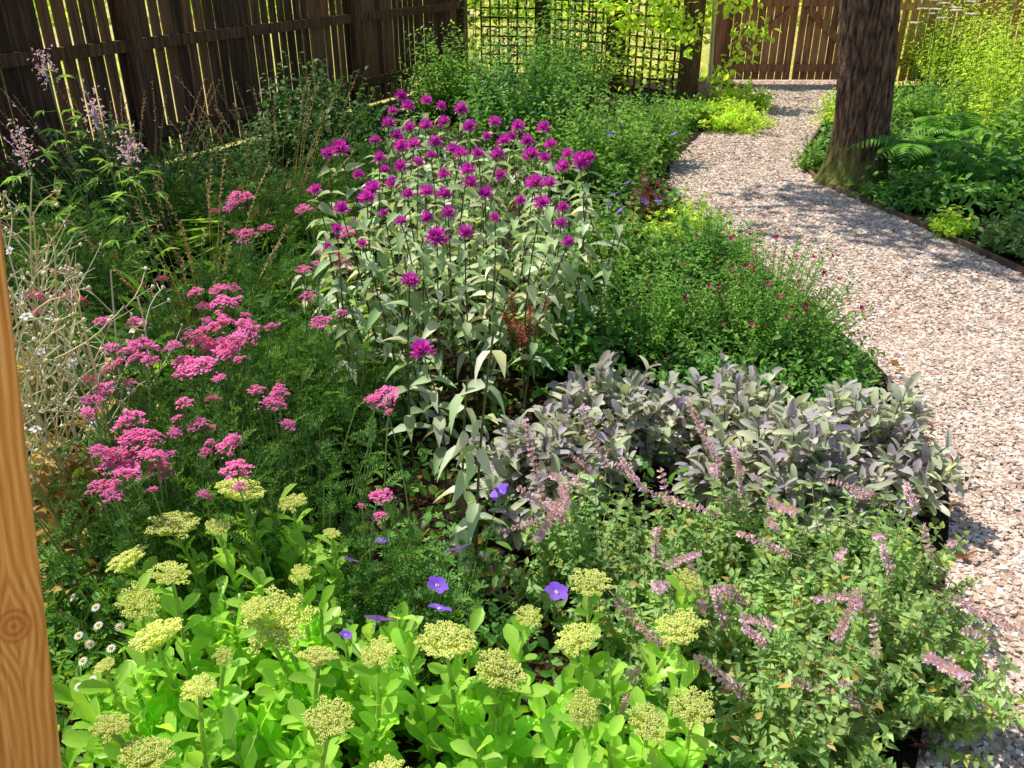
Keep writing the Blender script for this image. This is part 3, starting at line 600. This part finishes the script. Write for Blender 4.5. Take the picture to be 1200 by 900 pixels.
for i,(u,v,rr_,l) in enumerate(cats):
    b=P(u,v+30,.1)[:2]
    t,tp=bush('catmint_plant',l,'catmint',b,rr_,.37,125,22,T_PT,M['cat'],(.022,.042),.56,M['catst'],'catmints on the right of the bed',el=(5,50),t0=.2,r0=.0022,dry=.07 if i in (4,6) else .03,hmin=.45)
    idx=np.argsort(-tp[:,2])[:44]; idx=rng.choice(idx,[13,11,9,7,4,6,2][i],replace=False)
    for j in idx:
        child_mesh('flower_spike',SPK[int(rng.integers(3))],t,tp[j]-np.array([0,0,.01]),(float(rng.normal(0,.5)),float(rng.normal(-1.0,.4)),float(rng.normal(.3,.5))),float(U(.8,1.2)))
def geranium(label,fl,z,base,n,Rr,H):
    t,tp=bush('violet_geranium',label,'geranium',base,Rr,H,n,5,T_LOB,M['gleaf'],(.045,.07),1.0,M['grn_st'],'violet geraniums',pair=False,el=(-10,30),t0=.5,r0=.0018)
    for u,v,wd in fl:
        p_=P(u,v,z+float(U(-.03,.03))); s=wd/1000*dep(u,v,z)*1.05
        b=np.array([p_[0]*.6+base[0]*.4,p_[1]*.6+base[1]*.4,.03]); m=MB(); tubes(m,bez([b],[p_],.5,7,.02),.0016,.0011,4); st=m.obj('flower_stem',M['grn_st'],t)
        child_mesh('flower',GF,st,p_,(float(U(.2,.9)),float(rng.normal(0,.2)),float(U(0,6.2))),s)
geranium('violet-blue geranium threading between the sedum and the catmint',[(587,578,26),(443,728,34),(652,695,28),(512,687,26),(515,715,28),(537,645,30),(448,635,18),(410,657,20),(405,745,16)],.40,P(510,740)[:2],50,.28,.26)
geranium('violet-blue geranium near the path, behind the salvia bush',[(720,228,12),(728,247,13),(713,240,12),(755,237,12),(735,215,11),(770,236,10),(715,158,10),(728,150,10),(790,158,10)],.45,P(735,262)[:2],70,.45,.4)
bush('salvia_bush','fine-leaved green salvia bush dotted with tiny dark pink flowers by the path','salvia',P(890,412)[:2],.45,.55,300,24,T_OV,M['salv'],(.016,.03),.55,fl=(PF,60,.024),el=(10,60),r0=.002,hmin=.4)
bush('salvia_bush','smaller green salvia bush behind, closer to the bee balm','salvia',P(760,410)[:2],.36,.45,170,22,T_OV,M['salv'],(.02,.034),.5,fl=(PF,14,.02),r0=.002)
far=[('lady_mantle','low yellow-green clump of lady\'s mantle beside the path bend','plant',(800,285),.3,.3,90,6,T_LOB,'lime',(.05,.08),1.0),
('coral_bells','small dark wine-red leafed plant between green clumps','plant',(755,275),.16,.36,50,6,T_LOB,'wine',(.05,.08),1.0),
('leafy_perennial','mixed green clump filling between the bee balm and the salvia bush','plant',(715,330),.38,.45,150,12,T_OV,'green',(.04,.07),.5),
('leafy_perennial','green clump behind the salvia bush, close to the gravel','plant',(830,320),.33,.36,120,10,T_LOB,'gleaf',(.04,.07),.9),
('leafy_perennial','green clump under the right side of the bee balm','plant',(660,430),.34,.36,120,10,T_OV,'gleaf',(.04,.07),.5),
('leafy_perennial','low green clump between the sage and the salvia bush, near the gravel','plant',(960,460),.26,.24,110,10,T_OV,'gleaf',(.03,.05),.5),
('leafy_perennial','low green clump between the sage and the salvia bush, in the middle','plant',(830,460),.28,.24,110,10,T_OV,'gleaf',(.03,.05),.5),
('leafy_shrub','green leafy shrub at the back, right of the bee balm','shrub',(690,225),.55,.75,240,18,T_OV,'green',(.04,.075),.55),
('leafy_shrub','green shrub in front of the middle trellis','shrub',(610,165),.65,.95,240,18,T_OV,'gleaf',(.05,.09),.5),
('leafy_shrub','tall loose green shrub against the trellis','shrub',(660,130),.6,1.1,220,16,T_PT,'green',(.05,.08),.5),
('leafy_shrub','green shrub by the path, before the trellis post','shrub',(745,195),.45,.6,200,18,T_PT,'green',(.04,.07),.5),
('leafy_shrub','bright green shrub at the fence corner','shrub',(530,140),.6,.95,240,16,T_OV,'green',(.05,.08),.5),
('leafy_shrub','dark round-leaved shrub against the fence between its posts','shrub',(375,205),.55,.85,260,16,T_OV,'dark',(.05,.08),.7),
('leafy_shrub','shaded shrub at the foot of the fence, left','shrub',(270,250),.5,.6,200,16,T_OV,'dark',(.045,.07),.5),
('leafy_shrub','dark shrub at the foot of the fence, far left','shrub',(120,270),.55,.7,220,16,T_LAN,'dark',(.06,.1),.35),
('leafy_perennial','bright low perennial by the path in front of the gate','plant',(850,150),.5,.28,200,12,T_OV,'lime',(.05,.08),.45),
('leafy_perennial','low perennial beneath the young tree','plant',(800,150),.35,.3,120,12,T_OV,'green',(.05,.08),.45),
('leafy_perennial','sunlit yellow-green plant along the path, beyond the tree','plant',(868,128),.4,.3,110,10,T_OV,'lime',(.06,.09),.45)]
for nm,l,ct,(u,v),rr_,H,ns,per,T,mt,L,W in far:
    bush(nm,l,ct,P(u,v)[:2],rr_,H,ns,per,T,M[mt],L,W,pair=False,droop=.15,hmin=.35)
b=P(615,440); at=thing('astilbe_plant',(b[0],b[1],0),'small plant with faded russet plumes at the foot of the bee balm','plant'); 
for (u,v) in ((600,345),(622,360),(610,380),(640,350),(590,365)):
    p_=P(u,v,.55); pts=bez([[b[0],b[1],.01]],[p_],.6,8,.02); m=MB(); tubes(m,pts,.002,.001,4); q,ax,up,tt=along(pts,100,.6,1,(10,60),False,0); batch(m,T_SM,q,ax,up,.03*(1.5-tt),.007); m.obj('flower_plume',M['russet'],at)
for (u,v,rr_,H,l) in ((330,300,.5,.55,'feathery green perennial between fence and bee balm'),(200,300,.5,.6,'feathery green perennial in the shade on the left'),(90,380,.45,.6,'feathery green perennial at the left edge behind pink heads'),(410,260,.4,.6,'feathery green perennial left of the bee balm'),(300,400,.4,.42,'low feathery green clump amid the pink yarrow'),(380,490,.36,.33,'low feathery green clump in front of the bee balm'),(310,560,.36,.33,'low feathery green clump behind the rearmost sedum')):
    bush('feathery_perennial',l,'plant',P(u,v)[:2],rr_,H,130,9,T_FEA,M['yleaf'],(.08,.15),.35,group='feathery green clumps',pair=False,t0=.2,el=(20,70),dry=.04)
def grasses(label,base,n,Rr,H,mat='seed'):
    t=thing('seed_grass',(base[0],base[1],0),label,'grass plant','tall seed stalks on the left of the bed')
    a=U(0,6.28,n); rr_=Rr*np.sqrt(rng.random(n)); bb=np.stack([base[0]+rr_*.3*np.cos(a),base[1]+.3*rr_*np.sin(a),0*a],-1); tp=np.stack([base[0]+rr_*np.cos(a),base[1]+rr_*np.sin(a),H*U(.6,1,n)],-1)
    pts=bez(bb,tp,.25,9,.04); m=MB(); tubes(m,pts,.0018,.0009,3); m.obj('stalks',M['dry'],t)
    q,ax,up,tt=along(pts,26,.72,1,(30,70),False,0); m=MB(); batch(m,T_SM,q,ax,up,.016,.007); m.obj('seed_heads',M[mat],t)
    m=MB(); n2=n*6; a=U(0,6.28,n2); ax=np.stack([np.cos(a)*.8,np.sin(a)*.8,U(.4,1.4,n2)],-1); batch(m,T_GRS,np.stack([base[0]+.15*np.cos(a),base[1]+.15*np.sin(a),0*a],-1),ax,np.array([0,0,1.])+0*ax,U(.3,.65,n2),.013); m.obj('blades',M['green'],t)
grasses('thin arching brown seed stalks before the fence, left of the bee balm',P(330,290)[:2],40,.6,1.0)
grasses('thin brown seed stalks at the left, against the dark fence',P(170,300)[:2],40,.65,1.0)
grasses('sparse seed stalks rising among the pink yarrow',P(250,430)[:2],24,.45,.85)
for (u,v,z,l) in ((52,75,1.2,'tallest mauve-topped stalk with fingered leaves at the far left, before the fence'),(110,130,1.08,'shorter stalk with fingered leaves beside the tallest one'),(25,170,1.0,'fingered-leaf stalk cut by the left picture edge'),(150,175,1.0,'fingered-leaf stalk farthest right of the tall group')):
    tp=P(u,v,z); b=np.array([[tp[0]+.05,tp[1]+.05,0]]); pts=bez(b,[tp],.5,10,.03); t=thing('tall_perennial',b[0],l,'plant')
    m=MB(); tubes(m,pts,.005,.0028,5); m.obj('stem',M['grn_st'],t)
    m=MB(); q,ax,up,tt=along(pts,13,.45,.95,(0,40),False,.1)
    tips=q+nrm(ax)*.06; tubes(m,bez(q,tips,.5,3,.002),.0014,.001,3)
    for k in range(5):
        an=R(-70+35*k); X=nrm(np.cross(ax,up)); a2=ax*math.cos(an)+X*math.sin(an); batch(m,T_LAN,tips,a2,up,U(.035,.065,len(q)),.012)
    m.obj('leaves',M['green'],t)
    m=MB(); n=90; d=rng.normal(0,.02,(n,3))*np.array([1,1,2.2]); batch(m,T_SM,tp+d,rng.normal(size=(n,3)),rng.normal(size=(n,3)),.016,.008); tubes(m,bez([tp-np.array([0,0,.05])]*12,tp+d[:12],.5,4,.004),.001,.0007,3); m.obj('flower_head',M['catfl'],t)
def campion(label,base,n,H,Rr):
    t=thing('rose_campion',(base[0],base[1],0),label,'campion','silvery rose campions at the left')
    a=U(0,6.28,n); rr_=Rr*np.sqrt(rng.random(n)); bb=np.stack([base[0]+.2*rr_*np.cos(a),base[1]+.2*rr_*np.sin(a),0*a],-1); tp=np.stack([base[0]+rr_*np.cos(a),base[1]+rr_*np.sin(a),H*U(.75,1.1,n)],-1)
    pts=bez(bb,tp,.4,8,.07); m=MB(); tubes(m,pts,.004,.0024,5)
    q,ax,up,tt=along(pts,6,.3,.95,(35,60),True,0); e1=q+nrm(ax)*U(.09,.24,len(q))[:,None]; p2=bez(q,e1,.5,5,.02); tubes(m,p2,.0027,.0015,4)
    q2,ax2,_,_=along(p2,2,.5,.9,(35,60),False,0); e2=q2+nrm(ax2)*U(.03,.08,len(q2))[:,None]; tubes(m,bez(q2,e2,.5,3,.004),.0014,.001,3)
    ends=np.concatenate([e1,e2[::2]]); batch(m,T_OCT,ends,nrm(rng.normal(0,.2,ends.shape)+np.array([0,0,1.])),rng.normal(size=ends.shape),.009,.0042)
    m.obj('stems',M['silver'],t)
    m=MB(); q,ax,up,tt=along(pts,14,0,.4,(-20,50),True,.3); batch(m,T_LAN,q,ax,up,U(.06,.12,len(q)),.03); m.obj('leaves',M['dry'],t)
    for i in rng.choice(len(e1),13,replace=False): child_mesh('flower',WF,t,e1[i],(float(rng.normal(0,.5)),float(rng.normal(0,.5)),0),.03)
campion('silvery branching rose campion stems just right of the timber post',P(95,650)[:2],14,.8,.22)
campion('silvery rose campion stems at far left, behind the nearer ones',P(60,530)[:2],13,.86,.28)
campion('silvery rose campion stems among the pink heads, right of the others',P(150,590)[:2],7,.78,.2)
bush('leafy_perennial','yellowing leafy clump between the timber post and the sedum','plant',P(110,720)[:2],.2,.22,70,9,T_LAN,M['gleaf'],(.05,.09),.35,dry=.3,pair=False)
dz=thing('daisy_plant',(*P(110,790)[:2],0),'low daisy plant with small white flowers beside the timber post','daisy'); b=P(110,790)
m=MB(); n=700; a=U(0,6.28,n); r_=.2*np.sqrt(rng.random(n)); q=np.stack([b[0]+r_*np.cos(a),b[1]+r_*np.sin(a),U(.01,.15,n)],-1); ax=rng.normal(size=(n,3))+np.array([0,0,.8]); batch(m,T_LAN,q,ax,np.array([0,0,1.])+rng.normal(0,.4,(n,3)),U(.04,.07,n),.009); m.obj('foliage',M['green'],dz)
for u,v in ((115,733),(105,755),(92,745),(112,712),(268,707),(280,737),(272,720),(108,797),(93,805),(85,700),(130,760),(97,775),(140,735),(252,700)):
    q=P(u,v,.24); m=MB(); tubes(m,bez([[q[0],q[1]+.02,.0]],[q],.5,5,.01),.001,.001,3); st=m.obj('flower_stem',M['grn_st'],dz); child_mesh('flower',DF,st,q,(.3,float(rng.normal(0,.3)),0),.022)
# ---------------------------------------------------------------- right border
rb=[('leafy_shrub','bright yellow-green feathery shrub in the top right corner',(1190,150),.8,1.35,360,18,T_LAN,'lime',(.05,.1),.3),
('leafy_shrub','tall sunlit shrub behind the tree, right of the trunk',(1105,105),.7,1.15,260,16,T_OV,'lime',(.05,.09),.45),
('broad_leaf_perennial','broad-leaved green clump beside the ferns',(1140,240),.4,.42,100,9,T_OV,'gleaf',(.08,.13),.6),
('broad_leaf_perennial','mid green clump at the right edge of the picture',(1215,215),.5,.75,160,10,T_OV,'green',(.07,.11),.55),
('leafy_perennial','small lime-veined plant by the edging, right of the tree',(1112,278),.14,.2,50,8,T_OV,'lime',(.04,.06),.6),
('leafy_perennial','small grey-green plant spilling over the edging at the right',(1195,300),.25,.28,110,10,T_OV,'cat',(.04,.06),.4),
('leafy_perennial','green ground plant at the foot of the tree',(1055,240),.3,.2,110,9,T_OV,'gleaf',(.05,.08),.5),
('leafy_perennial','weedy green plant left of the trunk base',(945,200),.14,.25,50,8,T_OV,'green',(.04,.06),.5),
('leafy_perennial','yellow-green plant in the border behind the trunk',(990,150),.3,.4,100,9,T_OV,'lime',(.05,.08),.5),
('leafy_perennial','leafy green plant behind the large fern',(1090,160),.5,.6,170,10,T_PT,'green',(.05,.09),.5),
('leafy_perennial','sunlit lime plant between the fern and the corner shrub',(1150,175),.4,.7,130,10,T_PT,'lime',(.05,.09),.4)]
for nm,l,uv,rr_,H,ns,per,T,mt,L,W in rb:
    bush(nm,l,'shrub' if 'shrub' in nm else 'plant',P(*uv)[:2],rr_,H,ns,per,T,M[mt],L,W,pair=False,droop=.15,hmin=.4)
def fern(label,base,n,L):
    t=thing('fern_plant',(base[0],base[1],0),label,'fern','ferns at the foot of the tree')
    for k in range(n):
        a=2*math.pi*k/n+float(U(-.25,.25)); l=L*float(U(.75,1.1)); b=np.array([base[0],base[1],.03]); tp=b+np.array([math.cos(a)*l*.8,math.sin(a)*l*.8,l*float(U(.35,.6))])
        K=22; s=np.linspace(0,1,K)[:,None]; c=b*.75+tp*.25+np.array([0,0,l*.75]); pt=b*(1-s)**2+2*c*s*(1-s)+tp*s*s
        m=MB(); tubes(m,pt[None],.003,.001,4); tg=nrm(np.gradient(pt,axis=0)); X=nrm(np.cross(tg,[0,0,1.]))
        wd=.13*np.sin(np.pi*np.clip(np.linspace(.12,1.0,K),0,1))**.8*l/.5
        for sg in (-1,1):
            ax=X*sg+tg*.45+np.array([0,0,-.15]); batch(m,T_OV,pt[3:],ax[3:],np.cross(X,tg)[3:],wd[3:]+.012,.017*l/.5)
        m.obj('frond',M['fern'],t)
fern('large fern with arching fronds right of the tree trunk',P(1065,222)[:2],12,.58)
fern('smaller fern behind the large one, near the trunk',P(1110,190)[:2],10,.5)
fern('fern by the right picture edge, under the yellow-green shrub',P(1175,210)[:2],10,.45)
ub=P(1085,120); ut=thing('umbel_plant',(ub[0],ub[1],0),'tall greyish plant with flat white heads right of the trunk','plant')
m=MB(); n=16; tp=np.stack([ub[0]+rng.normal(0,.22,n),ub[1]+rng.normal(0,.2,n),U(.85,1.15,n)],-1); bb=tp.copy(); bb[:,2]=0; bb[:,0]=.5*bb[:,0]+.5*ub[0]; tubes(m,bez(bb,tp,.5,6,.03),.004,.0025,4); m.obj('stems',M['grn_st'],ut)
for q in tp:
    m=MB(); k=110; a=U(0,6.28,k); r_=.06*np.sqrt(rng.random(k)); d=np.stack([r_*np.cos(a),r_*np.sin(a),U(-.006,.006,k)],-1); batch(m,T_OCT,d,rng.normal(size=(k,3)),rng.normal(size=(k,3)),.01,.01); o=m.obj('flower_head',M['silver']); o.location=q; put(o,ut)
for i,(a,b,l) in enumerate(((TP[0],TP[1],'light green climber on the trellis panel nearest the gate'),(TP[1],TP[2],'light green climber on the middle trellis panel'),(TP[2],TP[3],'light green climber on the trellis panel by the fence corner'))):
    a=np.array(a);b=np.array(b); t=thing('climbing_plant',(a[0],a[1],0),l,'climber','climbers on the trellis')
    m=MB(); n=10; s=U(.05,.95,n)[:,None]; bb=np.hstack([a+(b-a)*s-np.array([[.06,.06]]),np.zeros((n,1))]); tp=bb+np.hstack([rng.normal(0,.16,(n,2)),U(1.0,2,(n,1))]); pts=bez(bb,tp,.5,9,.08); tubes(m,pts,.006,.003,4); m.obj('stems',M['grn_st'],t)
    m=MB(); q,ax,up,tt=along(pts,90,.1,1,(-10,60),False,.2); q+=rng.normal(0,.1,q.shape)-np.array([.03,.08,0]); batch(m,T_OV,q,ax,up,U(.05,.085,len(q)),.05); m.obj('leaves',M['lime' if i==0 else 'green'],t)
# ---------------------------------------------------------------- undergrowth and litter
n=26000; y=.8+9.5*rng.random(n)**1.6; xl=fx(y)+.1; xl=np.maximum(xl,-3.2); x=xl+(lx(y)-.05-xl)*rng.random(n)
cl=np.sin(x*7+np.sin(y*5)*2)*np.sin(y*6+x*2)*.5+.5
z=.03+.22*cl*rng.random(n)*np.clip((lx(y)-x)/.35,.15,1); q=np.stack([x,y,z],-1)
n2=9000; y2=2.5+8*rng.random(n2); x2=rx(y2)+.06+2.2*rng.random(n2); q=np.concatenate([q,np.stack([x2,y2,.02+.22*rng.random(n2)*np.clip((x2-rx(y2))/.3,.1,1)],-1)]); n=n+n2
ax=rng.normal(size=(n,3))+np.array([0,0,.5]); m=MB(); s=U(.02,.05,n)*np.where(np.arange(n)>26000,1.5,1); batch(m,T_OV,q,ax,np.array([0,0,1.])+rng.normal(0,.5,(n,3)),s,s*.55)
tag(m.obj('ground_cover',M['gleaf']),'mixed green undergrowth covering the soil between the flowering plants','ground cover',kind='stuff')
n=5000; y=.8+7*rng.random(n)**1.4; xl=np.maximum(fx(y)+.1,-2.6); x=xl+(lx(y)+.06-xl)*rng.random(n); q=np.stack([x,y,U(.018,.05,n)],-1); ax=rng.normal(size=(n,3))*np.array([1,1,.25]); m=MB(); batch(m,T_OV,q,ax,np.array([0,0,1.])+rng.normal(0,.35,(n,3)),U(.02,.05,n),U(.01,.025,n))
tag(m.obj('leaf_litter',M['litter']),'brown dead leaves scattered on the soil under the plants','leaf litter',kind='stuff')
n=14000; x0=U(-8,9,n); y0=12.6+12*rng.random(n)**1.5; q=np.stack([x0,y0,0*x0],-1); ax=rng.normal(0,.4,(n,3))+np.array([0,0,1.]); m=MB(); batch(m,T_GRS,q,ax,rng.normal(size=(n,3)),U(.05,.12,n),.012)
tag(m.obj('lawn_grass',M['lime']),'sunlit grass beyond the fence and gate','grass',kind='stuff')
